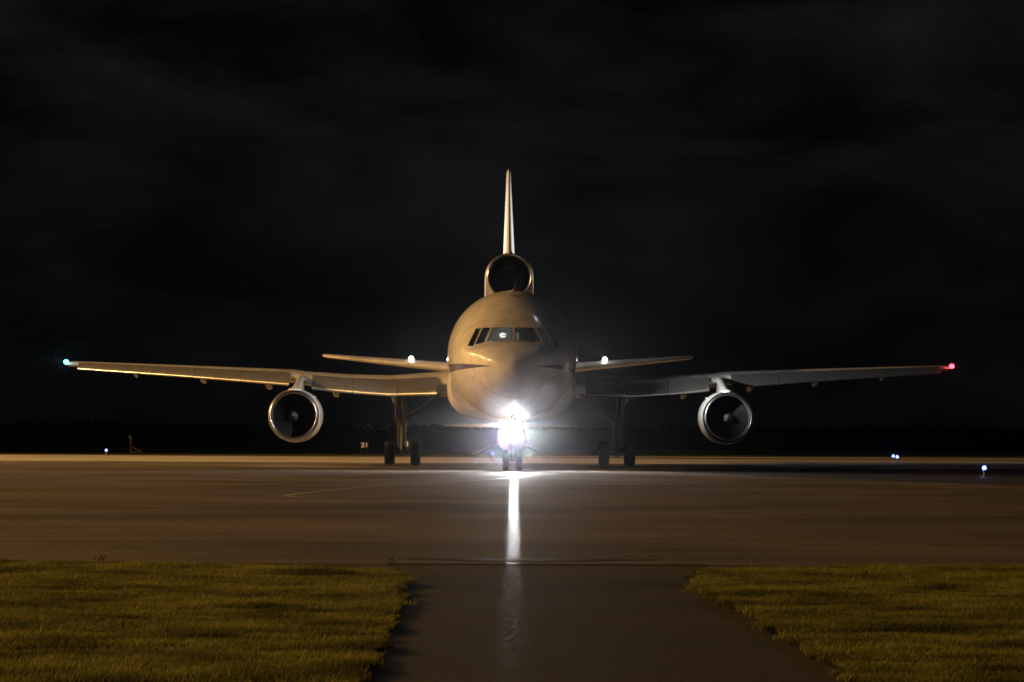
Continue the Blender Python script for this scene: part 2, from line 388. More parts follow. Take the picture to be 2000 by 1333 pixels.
vm = n.nodes.new('ShaderNodeVectorMath'); vm.operation = 'SCALE'; n.links.new(r.outputs['Color'], vm.inputs[0]); n.links.new(pm.outputs[0], vm.inputs['Scale'])
n.links.new(vm.outputs[0], b.inputs['Base Color']); n.links.new(vm.outputs[0], tl_.inputs['Color']); n.links.new(b.outputs[0], ms.inputs[1]); n.links.new(tl_.outputs[0], ms.inputs[2])
n.links.new(ms.outputs[0], n.nodes['Material Output'].inputs['Surface'])
M['blade'] = m
gl_ = blades('grass', XL, -1, 'blade', 1); gl_['label'] = 'short olive grass on the left verge beside the service road'
gr_ = blades('grass', XR, 1, 'blade', 2); gr_['label'] = 'short olive grass on the right verge beside the service road'

# loose stones on the tarmac
bm = bmesh.new()
for i in range(70):
    y = random.uniform(24, 110); hx = y/6220*1000
    x = random.uniform(-hx, hx)
    if y < 43.5 and not (lerp_table(XL, y)[0]+.2 < x < lerp_table(XR, y)[0]-.2): continue
    rr = random.uniform(.004, .013)
    v = bmesh.ops.create_icosphere(bm, subdivisions=1, radius=rr)['verts']
    bmesh.ops.transform(bm, matrix=Matrix.Translation((x, y, .01+rr*.6)), verts=v)
obj('gravel', bm, mat('pale_stone', (.6, .57, .5), .5), kind='stuff', label='scattered pale stones lying on the tarmac', category='gravel')

# weeds at the corner of the left verge
def weed(x, y, hgt, k, label, seed):
    rnd = random.Random(seed)
    t = thing('weed', label, 'weed', (x, y, .04))
    for i in range(k):
        bm = bmesh.new(); p = Vector((rnd.uniform(-.04, .04), rnd.uniform(-.04, .04), 0)); d = Vector((rnd.uniform(-.25, .35), rnd.uniform(-.2, .2), 1))
        h = hgt*rnd.uniform(.6, 1); q = p
        for s in range(4):
            q2 = q + d.normalized()*h/4; tube(bm, q, q2, .003-.0005*s, seg=5); q = q2; d += Vector((rnd.uniform(-.3, .3), rnd.uniform(-.2, .2), 0))
            if s > 0:
                for _ in range(2):
                    l = Vector((rnd.uniform(-1, 1), rnd.uniform(-1, 1), .8)).normalized()*.035
                    u = Vector((rnd.uniform(-1, 1), rnd.uniform(-1, 1), 0)).normalized()*.008
                    bm.faces.new([bm.verts.new(q-u*.3), bm.verts.new(q+l*.5+u), bm.verts.new(q+l), bm.verts.new(q+l*.5-u)])
        obj('stalk', bm, M['weed'], t)
M['weed'] = mat('weed_stalk', (.2, .17, .08), .7)
weed(-1.42, 38.1, .21, 6, 'dry branching weed at the corner of the left verge', 1)
weed(-5.1, 39.6, .12, 5, 'low weed tuft at the far edge of the left verge', 2)
weed(4.1, 36.6, .1, 2, 'pale dry stalk standing up from the right verge', 3)

# ------------------------------------------------------------------ airliner
A = thing('airliner', 'white three-engined wide-body airliner facing the camera on wet tarmac with lights on', 'airplane', (.08, 137, 0), R(.37))
def part(name, bm, m, parent=None, **k): return obj(name, bm, m, parent or A, **k)

# fuselage shape: s, top, bottom, half width, height of greatest width (relative to axis)
F = [(0.0, -.72, -.80, .04, -.76), (.04, -.55, -.96, .24, -.76), (.12, -.40, -1.12, .43, -.75), (.3, -.20, -1.33, .76, -.6), (.6, .0, -1.58, 1.13, -.45),
     (1.0, .19, -1.80, 1.46, -.3), (1.5, .35, -2.02, 1.78, -.2), (2.0, .46, -2.2, 2.02, -.14), (2.3, .54, -2.28, 2.13, -.12), (2.7, .84, -2.38, 2.26, -.1), (3.1, 1.14, -2.47, 2.37, -.08),
     (3.6, 1.47, -2.57, 2.48, -.06), (4.3, 1.86, -2.69, 2.61, -.05), (5.2, 2.24, -2.81, 2.74, -.03), (6.2, 2.54, -2.9, 2.84, -.02), (7.4, 2.79, -2.96, 2.92, 0),
     (8.8, 2.94, -2.985, 2.965, 0), (10.2, 2.985, -2.985, 2.985, 0), (20, 2.985, -2.985, 2.985, 0), (34, 2.985, -2.985, 2.985, 0), (39, 2.95, -2.5, 2.8, .1),
     (44, 2.7, -1.4, 2.2, .5), (49, 2.2, -.3, 1.3, .9), (52.6, 1.8, .5, .6, 1.1)]
def fdims(s):
    return lerp_table(F, s)
def smooth_dims(s):
    # monotone cubic blend of the table
    i = 0
    while i < len(F)-2 and s > F[i+1][0]: i += 1
    a, b = F[i], F[i+1]; h = b[0]-a[0]; t = min(1, max(0, (s-a[0])/h)); out = []
    for k in range(1, 5):
        sl = (b[k]-a[k])/h
        def tan(j):
            if j <= 0 or j >= len(F)-1: return sl
            l = (F[j][k]-F[j-1][k])/(F[j][0]-F[j-1][0]); r_ = (F[j+1][k]-F[j][k])/(F[j+1][0]-F[j][0])
            return 0 if l*r_ <= 0 else 2*l*r_/(l+r_)
        m0, m1 = tan(i), tan(i+1)
        out.append((2*t**3-3*t*t+1)*a[k]+(t**3-2*t*t+t)*h*m0+(-2*t**3+3*t*t)*b[k]+(t**3-t*t)*h*m1)
    return out
def ring(s, n=72):
    top, bot, hw, zw = smooth_dims(s); pts = []
    for i in range(n):
        th = 2*math.pi*i/n; c, q = math.cos(th), math.sin(th)
        z = zw+(top-zw)*q if q > 0 else zw+(zw-bot)*q
        pts.append((hw*c, s, ZC+z))
    return pts
def surf_s(x, z):
    """distance aft where the nose skin passes the front-view point (x, z)"""
    zr = z-ZC; lo, hi = 0.0, 10.0
    for _ in range(40):
        m_ = (lo+hi)/2; top, bot, hw, zw = smooth_dims(m_)
        hz = (top-zw) if zr > zw else (zw-bot)
        v = (x/hw)**2 + ((zr-zw)/max(hz, 1e-4))**2
        if v < 1: hi = m_
        else: lo = m_
    return hi
ss = [0, .015, .04, .08, .12, .2, .3, .45, .6, .8, 1.0, 1.25, 1.5, 1.75, 2.0, 2.15, 2.3, 2.5, 2.7, 2.9, 3.1, 3.35, 3.6, 3.95, 4.3, 4.75, 5.2, 5.7, 6.2, 6.8, 7.4, 8.1, 8.8, 9.5, 10.2, 15, 20, 27, 34, 36.5, 39, 41.5, 44, 46.5, 49, 51, 52.6]
bm = bmesh.new(); loft(bm, [ring(s) for s in ss])
fus = part('fuselage', bm, M['fuselage'])

# windshield: front-view outlines (x right of centre, z), cut as pockets into the nose
zt, zb = 6.30, 5.70
wins = [[(.06, zb), (1.16, zb-.01), (.93, zt), (.06, zt+.0)],
        [(1.33, zb-.09), (1.68, zb-.16), (1.34, zt-.005), (1.03, zt)],
        [(1.78, zb-.24), (2.01, zb-.22), (1.64, zt-.02), (1.44, zt-.01)]]
wins = [[((abs(x)), z) for x, z in w_] for w_ in wins]
cut = bmesh.new()
for sg in (-1, 1):
    for w_ in wins:
        cx = sum(x for x, _ in w_)/4; cz = sum(z for _, z in w_)/4
        depth = 5.2 if abs(cx) < 1.7 else 6.0
        a = [(sg*x, .3, z) for x, z in w_]; b = [(sg*x*.98, depth, z) for x, z in w_]
        loft(cut, [a, b])
bmesh.ops.recalc_face_normals(cut, faces=cut.faces)
cme = bpy.data.meshes.new('cut'); cut.to_mesh(cme); cut.free(); cme.materials.append(M['cavity'])
co = bpy.data.objects.new('cut', cme); COL.objects.link(co)
fus.data.materials.append(M['cavity'])
for p in cme.polygons: p.material_index = 1
cme.materials.clear(); cme.materials.append(M['fuselage']); cme.materials.append(M['cavity'])
md = fus.modifiers.new('b', 'BOOLEAN'); md.object = co; md.operation = 'DIFFERENCE'; md.solver = 'EXACT'
bpy.context.view_layer.update()
co.matrix_world = fus.matrix_world.copy(); bpy.context.view_layer.update()
dg = bpy.context.evaluated_depsgraph_get()
nm = bpy.data.meshes.new_from_object(fus.evaluated_get(dg)); fus.modifiers.clear(); fus.data = nm; nm.name = 'fuselage'
bpy.data.objects.remove(co)
# panes and frames follow the skin
def patch(w_, sg, off, nu=8, nv=5, grow=0.0):
    cx = sum(x for x, _ in w_)/4; cz = sum(z for _, z in w_)/4
    P = [Vector((x, z)) for x, z in w_]
    P = [p + (p-Vector((cx, cz))).normalized()*grow for p in P]
    out = []
    for j in range(nv+1):
        row = []
        for i in range(nu+1):
            u, v = i/nu, j/nv
            p = (P[0]*(1-u)+P[1]*u)*(1-v)+(P[3]*(1-u)+P[2]*u)*v
            x, z = p; s = surf_s(abs(x), z) + off
            row.append((sg*x, s, z))
        out.append(row)
    return out
for sg in (-1, 1):
    for k, w_ in enumerate(wins):
        g_ = patch(w_, sg, .035); bm = bmesh.new()
        vs = [[bm.verts.new(p) for p in r_] for r_ in g_]
        for a, b in zip(vs[:-1], vs[1:]):
            for i in range(len(a)-1): bm.faces.new((a[i], a[i+1], b[i+1], b[i]))
        pane = part('windshield_pane', bm, M['glass'])
        # frame: thin tube loop round the pane
        loop = g_[0] + [r_[-1] for r_ in g_[1:]] + g_[-1][::-1][1:] + [r_[0] for r_ in g_[::-1][1:-1]]
        bm = bmesh.new()
        for a, b in zip(loop, loop[1:]+loop[:1]): tube(bm, Vector(a)-Vector((0, .03, 0)), Vector(b)-Vector((0, .03, 0)), .014, seg=6)
        obj('frame', bm, M['frame'], pane)
# cockpit lamp, seen through the windshield's left main pane, and instrument glow
bm = bmesh.new(); 
for k in range(9):
    a0, a1 = R(60+30*k-0), R(90+30*k)
    if k < 9: tube(bm, (-.47+.1*math.cos(a0), 4.6, 6.02+.07*math.sin(a0)), (-.47+.1*math.cos(a1), 4.6, 6.02+.07*math.sin(a1)), .045, seg=8)
box(bm, (-.40, 4.6, 6.07), (.16, .05, .05)); box(bm, (-.40, 4.6, 5.97), (.16, .05, .05))
part('cockpit_lamp', bm, M['cockpit_lamp'])
bm = bmesh.new(); box(bm, (-.5, 4.7, 5.78), (.18, .1, .08)); part('instrument_panel', bm, M['panel_glow'])
bm = bmesh.new(); box(bm, (.2, 4.9, 5.98), (.1, .05, .34)); part('instrument_panel', bm, M['panel_glow'])
bm = bmesh.new(); sphere(bm, (1.14, 4.8, 5.9), .07, sz=1.4); part('cockpit_lamp', bm, emis('pane_reflection_glow', (1, .45, .3), .5))  # glowing blob standing in for a pinkish reflection in the right pane

bm = bmesh.new(); rr = ring(1.62, 96)
for a_, b_ in zip(rr, rr[1:]+rr[:1]): tube(bm, a_, b_, .006, seg=5, caps=False)
part('radome_seam', bm, M['frame'])
# wipers, probes, antennas, beacon
bm = bmesh.new()
for sg in (-1, 1):
    tube(bm, (sg*.12, surf_s(.12, 5.64)-.04, 5.64), (sg*.95, surf_s(.95, 5.67)-.05, 5.67), .014, seg=6)
part('wiper', bm, M['dark'])
for sg in (-1, 1):
    for (x, z, ln) in ((1.72, 4.12, .22), (1.12, 3.62, .26), (1.42, 3.84, .14)):
        s = surf_s(x, z); bm = bmesh.new()
        tube(bm, (sg*x, s+.05, z), (sg*(x+.05), s-.06, z-.04), .025, .02, 8)
        tube(bm, (sg*(x+.05), s-.04, z-.04), (sg*(x+.06), s-.06-ln, z-.045), .022, .01, 8)
        part('pitot_probe', bm, M['bare'])
    s = surf_s(.52, 5.0); bm = bmesh.new(); box(bm, (sg*.52, s-.02, 4.72), (.12, .1, .05)); part('sensor', bm, M['bare'])
bm = bmesh.new(); loft(bm, [[(.13-.02, 12.0, 8.2), (.13+.02, 12.0, 8.2), (.13+.02, 12.6, 8.2), (.13-.02, 12.6, 8.2)], [(.13-.012, 12.3, 8.76), (.13+.012, 12.3, 8.76), (.13+.012, 12.55, 8.76), (.13-.012, 12.55, 8.76)]])
part('blade_antenna', bm, M['antenna'])
bm = bmesh.new(); sphere(bm, (.05, 8.6, 8.2), .09, sy=1.8, sz=1.1); part('beacon', bm, M['red'])
bm = bmesh.new(); box(bm, (0, 6.4, ZC+2.61), (.24, .35, .06), Matrix.Rotation(R(14), 3, 'X')); part('antenna_fairing', bm, M['antenna'])

# wing-body fairing
def fair_ring(s, k):
    hw, bot, top = 3.11*k+2.6*(1-k), -3.06*k-2.2*(1-k), 0.1
    pts = []; n = 48; e = 2.7
    for i in range(n):
        th = 2*math.pi*i/n; c, q = math.cos(th), math.sin(th)
        x = hw*math.copysign(abs(c)**(2/e), c); z = (-1.35 + (1.35+top if q > 0 else -(bot+1.35))*math.copysign(abs(q)**(2/e), q))
        pts.append((x, s, ZC+z))
    return pts
bm = bmesh.new(); loft(bm, [fair_ring(s, k) for s, k in ((13.6, 0.55), (14.4, .8), (15.6, .94), (17.5, 1), (27, 1), (30, .95), (33, .8), (36, .5))])
part('belly_fairing', bm, M['paint'])

# ---- wings
# x, s of slat nose, z of slat nose, chord, thickness
WT = [(0.0, 14.6, 3.62, 12.6, .105), (3.0, 16.9, 3.58, 11.2, .105), (6.0, 19.25, 3.53, 9.7, .104), (8.2, 20.95, 3.70, 8.7, .102), (10.4, 22.7, 3.93, 7.9, .1), (11.0, 23.15, 4.05, 7.7, .1),
      (17, 27.8, 4.53, 5.4, .098), (23.2, 32.6, 4.98, 3.35, .095)]
def thick(u): return 5*(.2969*math.sqrt(u)-.126*u-.3516*u*u+.2843*u**3-.1036*u**4)
US = [0, .004, .012, .03, .06, .1, .16, .24, .34, .45, .58, .72, .86, 1]
def sec(x, sg, kc=1.0):
    s0, z0, c, t = lerp_table(WT, x); dz = .14+.032*c; sl = .085*c
    pts = []; inc = -.012
    up = [(u, t*thick(u)+.012*math.sin(math.pi*u)) for u in US]; lo = [(u, -t*thick(u)*.85+.012*math.sin(math.pi*u)) for u in US]
    for u, v in up + lo[::-1][:-1]:
        pts.append((sg*x, s0+sl+u*c*kc, z0+dz+v*c*kc - inc*u*c*-1))
    return pts
def slat_sec(x, sg):
    s0, z0, c, t = lerp_table(WT, x); dz = .14+.032*c; sl = .085*c
    # quadratic curve from the drooped nose up over the fixed leading edge
    p0 = Vector((0, -.0)); p1 = Vector((.012*c, dz*.75)); p2 = Vector((sl+.018*c, dz+.032*c))
    N = 9; out = []
    for i in range(N+1):
        t_ = i/N; out.append(p0*(1-t_)**2+p1*2*t_*(1-t_)+p2*t_*t_)
    rn = .011*c; nose = [Vector((rn-rn*math.cos(q), -rn*math.sin(q))) for q in (R(100), R(80), R(60), R(40), R(20))]
    inner = [p + Vector((.014*c, -.010*c))*(1-.75*i/N) for i, p in enumerate(out)]
    pts = nose + out + inner[::-1][:-1]
    pts = [(sg*x, s0+p.x, z0+p.y) for p in pts]
    return pts
for sg in (-1, 1):
    xs_ = [0.5, 3, 4.5, 6, 7.2, 8.2, 9.3, 10.4, 11, 13, 15, 17, 19, 21, 23.2]
    rings = [sec(x, sg) for x in xs_]
    # rounded tip
    for x, kc in ((23.45, .93), (23.6, .8), (23.67, .55)):
        r_ = sec(23.2, sg); cs = sum(p[1] for p in r_)/len(r_)+.5; cz = r_[0][2]+.03
        rings.append([(sg*x, cs+(p[1]-cs)*kc, cz+(p[2]-cz)*kc) for p in r_])
    bm = bmesh.new(); loft(bm, rings); wing = part('wing', bm, M['wingpaint'])
    # slats
    for a, b in ((3.62, 5.55), (5.58, 7.8), (7.83, 9.95), (11.15, 13.7), (13.73, 16.3), (16.33, 19.3), (19.33, 22.95)):
        bm = bmesh.new(); k = 6; loft(bm, [slat_sec(a+(b-a)*i/k, sg) for i in range(k+1)]); obj('slat', bm, M['slat'], wing, ang=50)
    # small fence at the inboard end of the outer wing
    s0, z0, c, t = lerp_table(WT, 10.7)
    # flap track fairings
    for x, rr, l in ((5.9, .19, 3.4), (9.0, .17, 3), (12.6, .17, 2.8), (16.2, .15, 2.4), (20.0, .1, 1.8)):
        s0, z0, c, t = lerp_table(WT, x); bm = bmesh.new(); rg = []
        for i in range(9):
            u = i/8; q = math.sin(math.pi*min(1, .06+u*.94))**.6*rr
            rg.append([(sg*(x+q*math.cos(h_)), s0+c*.6+u*l, z0+.14+.032*c-.045*c-.05-.2*u+1.05*q*math.sin(h_)) for h_ in [2*math.pi*k/14 for k in range(14)]])
        loft(bm, rg); obj('flap_track_fairing', bm, M['wingpaint'], wing)
    # trailing edge flaps lowered a little
    for a, b in ((3.3, 8.8), (12.2, 17.8)):
        bm = bmesh.new(); rg = []
        for x in (a, b):
            s0, z0, c, t = lerp_table(WT, x); z = z0+.14+.032*c; s = s0+.085*c+c*.9
            rg.append([(sg*x, s, z+.1), (sg*x, s+.08*c, z+.02), (sg*x, s+.2*c, z-.05*c), (sg*x, s+.06*c, z-.09), (sg*x, s-.02*c, z)])
        loft(bm, rg); obj('flap', bm, M['wingpaint'], wing)
    # navigation light in the tip
    s0, z0, c, t = lerp_table(WT, 23.2)
    bm = bmesh.new(); sphere(bm, (sg*23.62, s0+.25, z0+.36), .14, sy=1.4, sz=.9); nl = obj('navigation_light', bm, M['green' if sg < 0 else 'redlamp'], wing)
    nl['label'] = 'green glowing wingtip light' if sg < 0 else 'red glowing wingtip light'
    point('navigation_lamp', nl, (sg*23.9, s0-.05, z0+.36), 4, (.1, .9, 1) if sg < 0 else (1, .05, .06), .1)

    # ---- engine
    ex, es_, ez = sg*10.55, 17.4, 2.47
    nac = bmesh.new()
    lathe_y(nac, [(.30, 1.235), (.8, 1.275), (1.8, 1.31), (3.0, 1.3), (4.2, 1.2), (5.2, 1.08), (5.2, 1.02), (5.15, .9), (5.15, .55), (6.3, .46), (7.2, .28), (7.2, .05)], (ex, es_, ez))
    eng = part('engine', nac, M['paint'])
    bm = bmesh.new(); lathe_y(bm, [(.30, 1.237), (.16, 1.215), (.06, 1.18), (.01, 1.145), (0, 1.12), (.012, 1.095), (.05, 1.07), (.12, 1.052)], (ex, es_, ez)); obj('intake_lip', bm, M['bare'], eng, ang=60)
    bm = bmesh.new(); lathe_y(bm, [(.12, 1.052), (.3, 1.045), (.6, 1.055), (1.25, 1.075), (1.45, 1.078)], (ex, es_, ez)); obj('intake_duct', bm, M['duct'], eng)
    bm = bmesh.new()
    for k in range(33):
        a = 2*math.pi*k/33; rad = Vector((math.cos(a), 0, math.sin(a))); tn = Vector((-math.sin(a), 0, math.cos(a))); ax = Vector((0, 1, 0)); C = Vector((ex, es_+1.2, ez))
        pr = []
        for q, tw, wd in ((.3, R(25), .1), (.65, R(42), .12), (1.06, R(62), .145)):
            dv = ax*math.cos(tw)+tn*math.sin(tw); pr.append((bm.verts.new(C+rad*q-dv*wd), bm.verts.new(C+rad*q+dv*wd)))
        for p, q in zip(pr[:-1], pr[1:]): bm.faces.new((p[0], p[1], q[1], q[0]))
    obj('fan', bm, M['fanmetal'] if 'fanmetal' in M else M['dark'], eng)
    bm = bmesh.new(); lathe_y(bm, [(.62, .015), (.68, .07), (.8, .15), (1.0, .25), (1.2, .31)], (ex, es_, ez), 32); obj('spinner', bm, M['spin'], eng, ang=70)
    bm = bmesh.new(); pts = []
    for k in range(20):
        a = R(18*k)*sg; rr_ = .03+.004*k; pts.append((ex+rr_*math.cos(a), es_+.60+rr_*.8, ez+rr_*math.sin(a)))
    for p, q in zip(pts[:-1], pts[1:]): tube(bm, p, q, .012, seg=5)
    obj('spiral_mark', bm, M['gear'], eng)
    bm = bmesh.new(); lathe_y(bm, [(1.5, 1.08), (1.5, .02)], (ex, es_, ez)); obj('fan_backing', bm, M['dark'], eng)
    # pylon: nacelle crown to wing leading edge
    bm = bmesh.new(); rg = []
    for (s1, s2, z, w_) in ((es_+.75, es_+7.5, ez+1.18, .30), (es_+1.3, es_+7.8, ez+1.36, .24), (es_+3.2, es_+8.3, ez+1.62, .17), (es_+4.9, es_+8.8, ez+1.92, .15), (es_+5.9, es_+9.4, ez+2.05, .14)):
        r_ = []
        for u, q in ((0, 0), (.02, .45), (.07, .8), (.18, 1), (.6, .9), (1, .1)): r_.append((ex+w_*q, s1+(s2-s1)*u, z))
        r2 = [(2*ex-p[0], p[1], p[2]) for p in r_[::-1]][:-1]
        rg.append(r_+r2)
    loft(bm, rg); pyl = part('pylon', bm, M['paint'])
    # crown fairing where the pylon meets the cowl
    bm = bmesh.new(); sphere(bm, (ex, es_+1.15, ez+1.24), .34, sy=2.6, sz=.42, seg=20); obj('pylon_fairing', bm, M['paint'], pyl)
    # strake on the inboard cowl shoulder
    bm = bmesh.new(); box(bm, (ex+(-sg)*.95, es_+1.6, ez+.92), (.16, .7, .03), Matrix.Rotation(R(sg*38), 3, 'Y')); obj('nacelle_strake', bm, M['paint'], eng)

    # ---- main landing gear
    gx, gs = sg*5.52, 27.4
    bm = bmesh.new()
    tube(bm, (gx, gs, 1.75), (gx, gs-.1, 3.9), .2, .23, 20); tube(bm, (gx, gs, .62), (gx, gs, 1.8), .125, seg=18)
    tube(bm, (gx, gs, 1.7), (gx, gs, 1.9), .24, seg=20)
    tube(bm, (gx-.22*sg*-1, gs-.25, .95), (gx-.3*sg*-1, gs-.2, 3.5), .035, seg=8)
    gear = part('main_gear', bm, M['gear'])
    bm = bmesh.new(); box(bm, (gx, gs, .62), (.26, 2.0, .3)); tube(bm, (gx-.62, gs-.83, .625), (gx+.62, gs-.83, .625), .085); tube(bm, (gx-.62, gs+.83, .625), (gx+.62, gs+.83, .625), .085)
    obj('bogie_beam', bm, M['gear'], gear)
    bm = bmesh.new(); tube(bm, (gx-sg*.12, gs, 2.35), (sg*3.6, gs-.2, 3.75), .085, .11); tube(bm, (gx, gs-.1, 1.9), (gx, gs-1.6, 3.7), .06)
    obj('side_brace', bm, M['gear'], gear)
    bm = bmesh.new(); 
    tube(bm, (gx, gs-.25, 1.7), (gx, gs-.55, 1.25), .05, seg=8); tube(bm, (gx, gs-.55, 1.25), (gx, gs-.2, .8), .05, seg=8)
    obj('torque_link', bm, M['gear'], gear)
    bm = bmesh.new()
    for dx in (-.09, .1, .3): tube(bm, (gx+dx, gs-.98, .98), (gx+dx*.9, gs-.9, 1.2), .018, seg=6)
    tube(bm, (gx+.16, gs-.2, .9), (gx+.14, gs-.22, 2.6), .022, seg=8); tube(bm, (gx-.17, gs-.2, .9), (gx-.2, gs-.22, 3.0), .022, seg=8)
    obj('brake_line', bm, M['bare'], gear)
    # outer strut door
    bm = bmesh.new(); box(bm, (gx+sg*.36, gs-.05, 3.05), (.05, 1.5, 1.5)); obj('gear_door', bm, M['paint'], gear)
    for dx in (-.665, .665):
        for dy in (-.83, .83):
            bm = bmesh.new(); w_ = .235
            lathe_x(bm, [(-w_, .36), (-w_, .52), (-w_*.93, .575), (-w_*.7, .612), (-w_*.3, .625), (w_*.3, .625), (w_*.7, .612), (w_*.93, .575), (w_, .52), (w_, .36)], (gx+dx, gs+dy, .632))
            wh = obj('wheel', bm, M['tyre'], gear)
            bm = bmesh.new(); lathe_x(bm, [(-w_*.92, .34), (-w_*.7, .2), (-w_*.95, .16), (-w_*.95, .03), (w_*.95, .03), (w_*.95, .16), (w_*.7, .2), (w_*.92, .34)], (gx+dx, gs+dy, .632)); obj('rim', bm, M['hub'], wh)

    # ---- horizontal stabiliser (leading edge trimmed down)
    bm = bmesh.new(); rg = []
    for x in (.4, 3, 5, 7, 9, 10.6, 10.85, 10.92):
        k = 1 if x <= 10.6 else (.8 if x < 10.9 else .5)
        s0 = 42.7+.70*x; c = 7.6-.48*x; z0 = 4.98+.107*x; r_ = []
        up = [(u, .05*thick(u)*2) for u in US]
        for u, v in up+[(u, -v) for u, v in up[::-1][:-1]]:
            r_.append((sg*x, s0+(.5+(u-.5)*k)*c, z0+v*c*k*.95+(.5+(u-.5)*k)*c*.052))
        rg.append(r_)
    loft(bm, rg); stab = part('stabiliser', bm, M['wingpaint'])
    lz = 4.98+.107*5.6+.36; ls = 42.7+.7*5.6+.9
    bm = bmesh.new(); sphere(bm, (sg*5.6, ls, lz-.12), .26, sy=1.5, sz=.7); hs = obj('logo_light', bm, M['paint'], stab)
    bm = bmesh.new(); sphere(bm, (sg*5.6, ls-.36, lz), .14, sy=.6)
    obj('lens', bm, M['logo_lens'], stab)
    spot('logo_lamp', hs, (sg*5.45, ls-.1, lz+.35), (0, 43.5, 12.6), P_LOGO*4, (1, .96, .9), 110, .8, .12)

    # ---- wing inspection light in the fuselage shoulder
    bm = bmesh.new(); sphere(bm, (sg*2.985, 11.5, ZC-.18), .07, sx=.7, sy=1.3); sl_ = part('scan_light', bm, M['scan_lens'])
    spot('scan_lamp', sl_, (sg*3.2, 11.5, ZC-.18), (sg*11.5, 20.0, 4.0) if sg < 0 else (16.5, 25.0, 5.3), P_SCAN*(.8 if sg < 0 else 3.2), (1, .97, .93), 60 if sg < 0 else 46, 1, .06)

# ---- tail engine and fin
c2 = (0, 38.0, 10.28)
bm = bmesh.new(); rg = []
for s, r_, zc, low in ((.25, 1.285, 10.28, 7.4), (1.2, 1.34, 10.28, 7.2), (4, 1.36, 10.2, 7.0), (8, 1.35, 9.6, 6.8), (12, 1.3, 8.7, 6.6), (14.8, 1.05, 7.7, 6.4)):
    pts = []
    for i in range(25): a = math.pi*i/24; pts.append((r_*math.cos(a), 38+s, zc+r_*math.sin(a)))
    pts += [(-r_*1.0, 38+s, (zc+low)/2), (-r_*1.08, 38+s, low), (r_*1.08, 38+s, low), (r_*1.0, 38+s, (zc+low)/2)]
    rg.append(pts)
loft(bm, rg, True, False, True); t_eng = part('tail_engine', bm, M['paint'])
bm = bmesh.new(); lathe_y(bm, [(.3, 1.287), (.14, 1.27), (.04, 1.235), (0, 1.2), (.02, 1.165), (.1, 1.13), (.2, 1.12)], c2); obj('intake_lip', bm, M['bare'], t_eng, ang=60)
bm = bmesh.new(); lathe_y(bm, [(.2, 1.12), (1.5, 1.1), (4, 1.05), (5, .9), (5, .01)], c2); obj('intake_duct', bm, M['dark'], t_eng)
# front bulkhead of the fairing below the lip
bm = bmesh.new(); pts = [(1.285, 10.28), (1.39, 7.4), (-1.39, 7.4), (-1.285, 10.28)]
arc = [(1.285*math.cos(-math.pi*i/16), 10.28+1.285*math.sin(-math.pi*i/16)) for i in range(1, 16)]
bm.faces.new([bm.verts.new((x, 38.25, z)) for x, z in [(1.39, 7.4), (1.285, 10.28)] + arc + [(-1.285, 10.28), (-1.39, 7.4)]])
obj('duct_pylon', bm, M['paint'], t_eng, smooth=False)
bm = bmesh.new(); rg = []
for z, s0, c, w_ in ((10.9, 40.0, 10.6, .34), (11.6, 41.3, 9.6, .33), (13.5, 44.0, 7.9, .26), (15.5, 46.9, 6.1, .18), (16.9, 48.9, 4.9, .13), (17.1, 49.4, 4.1, .09), (17.2, 49.9, 3.2, .03)):
    r_ = [( w_*min(1, thick(u)*2.0), s0+u*c, z) for u in US]
    rg.append(r_+[(-p[0], p[1], p[2]) for p in r_[::-1][:-1]])
loft(bm, rg); fin = part('tail_fin', bm, M['paint'])

# ---- nose gear
ns = 6.0
bm = bmesh.new(); tube(bm, (0, ns, .45), (0, ns, 1.3), .085); tube(bm, (0, ns, 1.25), (0, ns+.1, 2.9), .16); tube(bm, (0, ns, 1.15), (0, ns, 1.35), .17)
tube(bm, (0, ns-.1, 1.5), (0, ns-1.3, 2.7), .06); tube(bm, (-.42, ns, .46), (.42, ns, .46), .05)
ng = part('nose_gear', bm, M['gear'])
for dx in (-.3, .3):
    bm = bmesh.new(); w_ = .14; lathe_x(bm, [(-w_, .24), (-w_, .38), (-w_*.75, .44), (-w_*.3, .46), (w_*.3, .46), (w_*.75, .44), (w_, .38), (w_, .24)], (dx, ns, .466)); wh = obj('wheel', bm, M['tyre'], ng)
    bm = bmesh.new(); lathe_x(bm, [(-w_*.9, .22), (-w_*.6, .1), (w_*.6, .1), (w_*.9, .22)], (dx, ns, .466)); obj('rim', bm, M['hub'], wh)
for sg in (-1, 1):
    bm = bmesh.new(); box(bm, (sg*.62, ns+.5, 1.75), (.04, 1.7, .95), Matrix.Rotation(R(sg*-8), 3, 'Y')); obj('gear_door', bm, M['paint'], ng)
for dx, dz in ((-.17, 1.74), (.17, 1.74), (-.17, 2.08), (.17, 2.08)):  # cluster enlarged to stand in for glare; upper pair added to widen ground pool
    bm = bmesh.new(); lathe_y(bm, [(-.16, .16), (-.1, .18), (.05, .15), (.12, .03)], (dx+.08, ns-.32, dz), 28); hs = obj('lamp_housing', bm, M['dark'], ng)
    bm = bmesh.new(); sphere(bm, (dx+.08, ns-.46, dz), .16, sy=.25); obj('landing_light', bm, M['land_lens'], ng)
    spot('landing_lamp', hs, (dx*(.5 if dz < 1.9 else 1)+.08, ns-.62, dz), (dx*1.2+.3, ns-20, .1) if dz < 1.9 else (dx*48, ns-9, -.6), P_LAND*(.95 if dz < 1.9 else 1.5), (1, .98, .96), 30 if dz < 1.9 else 75, 1, .07 if dz < 1.9 else .12)
bm = bmesh.new(); tube(bm, (-.25, ns-.25, 1.9), (.35, ns-.25, 1.9), .035); obj('lamp_bracket', bm, M['gear'], ng)
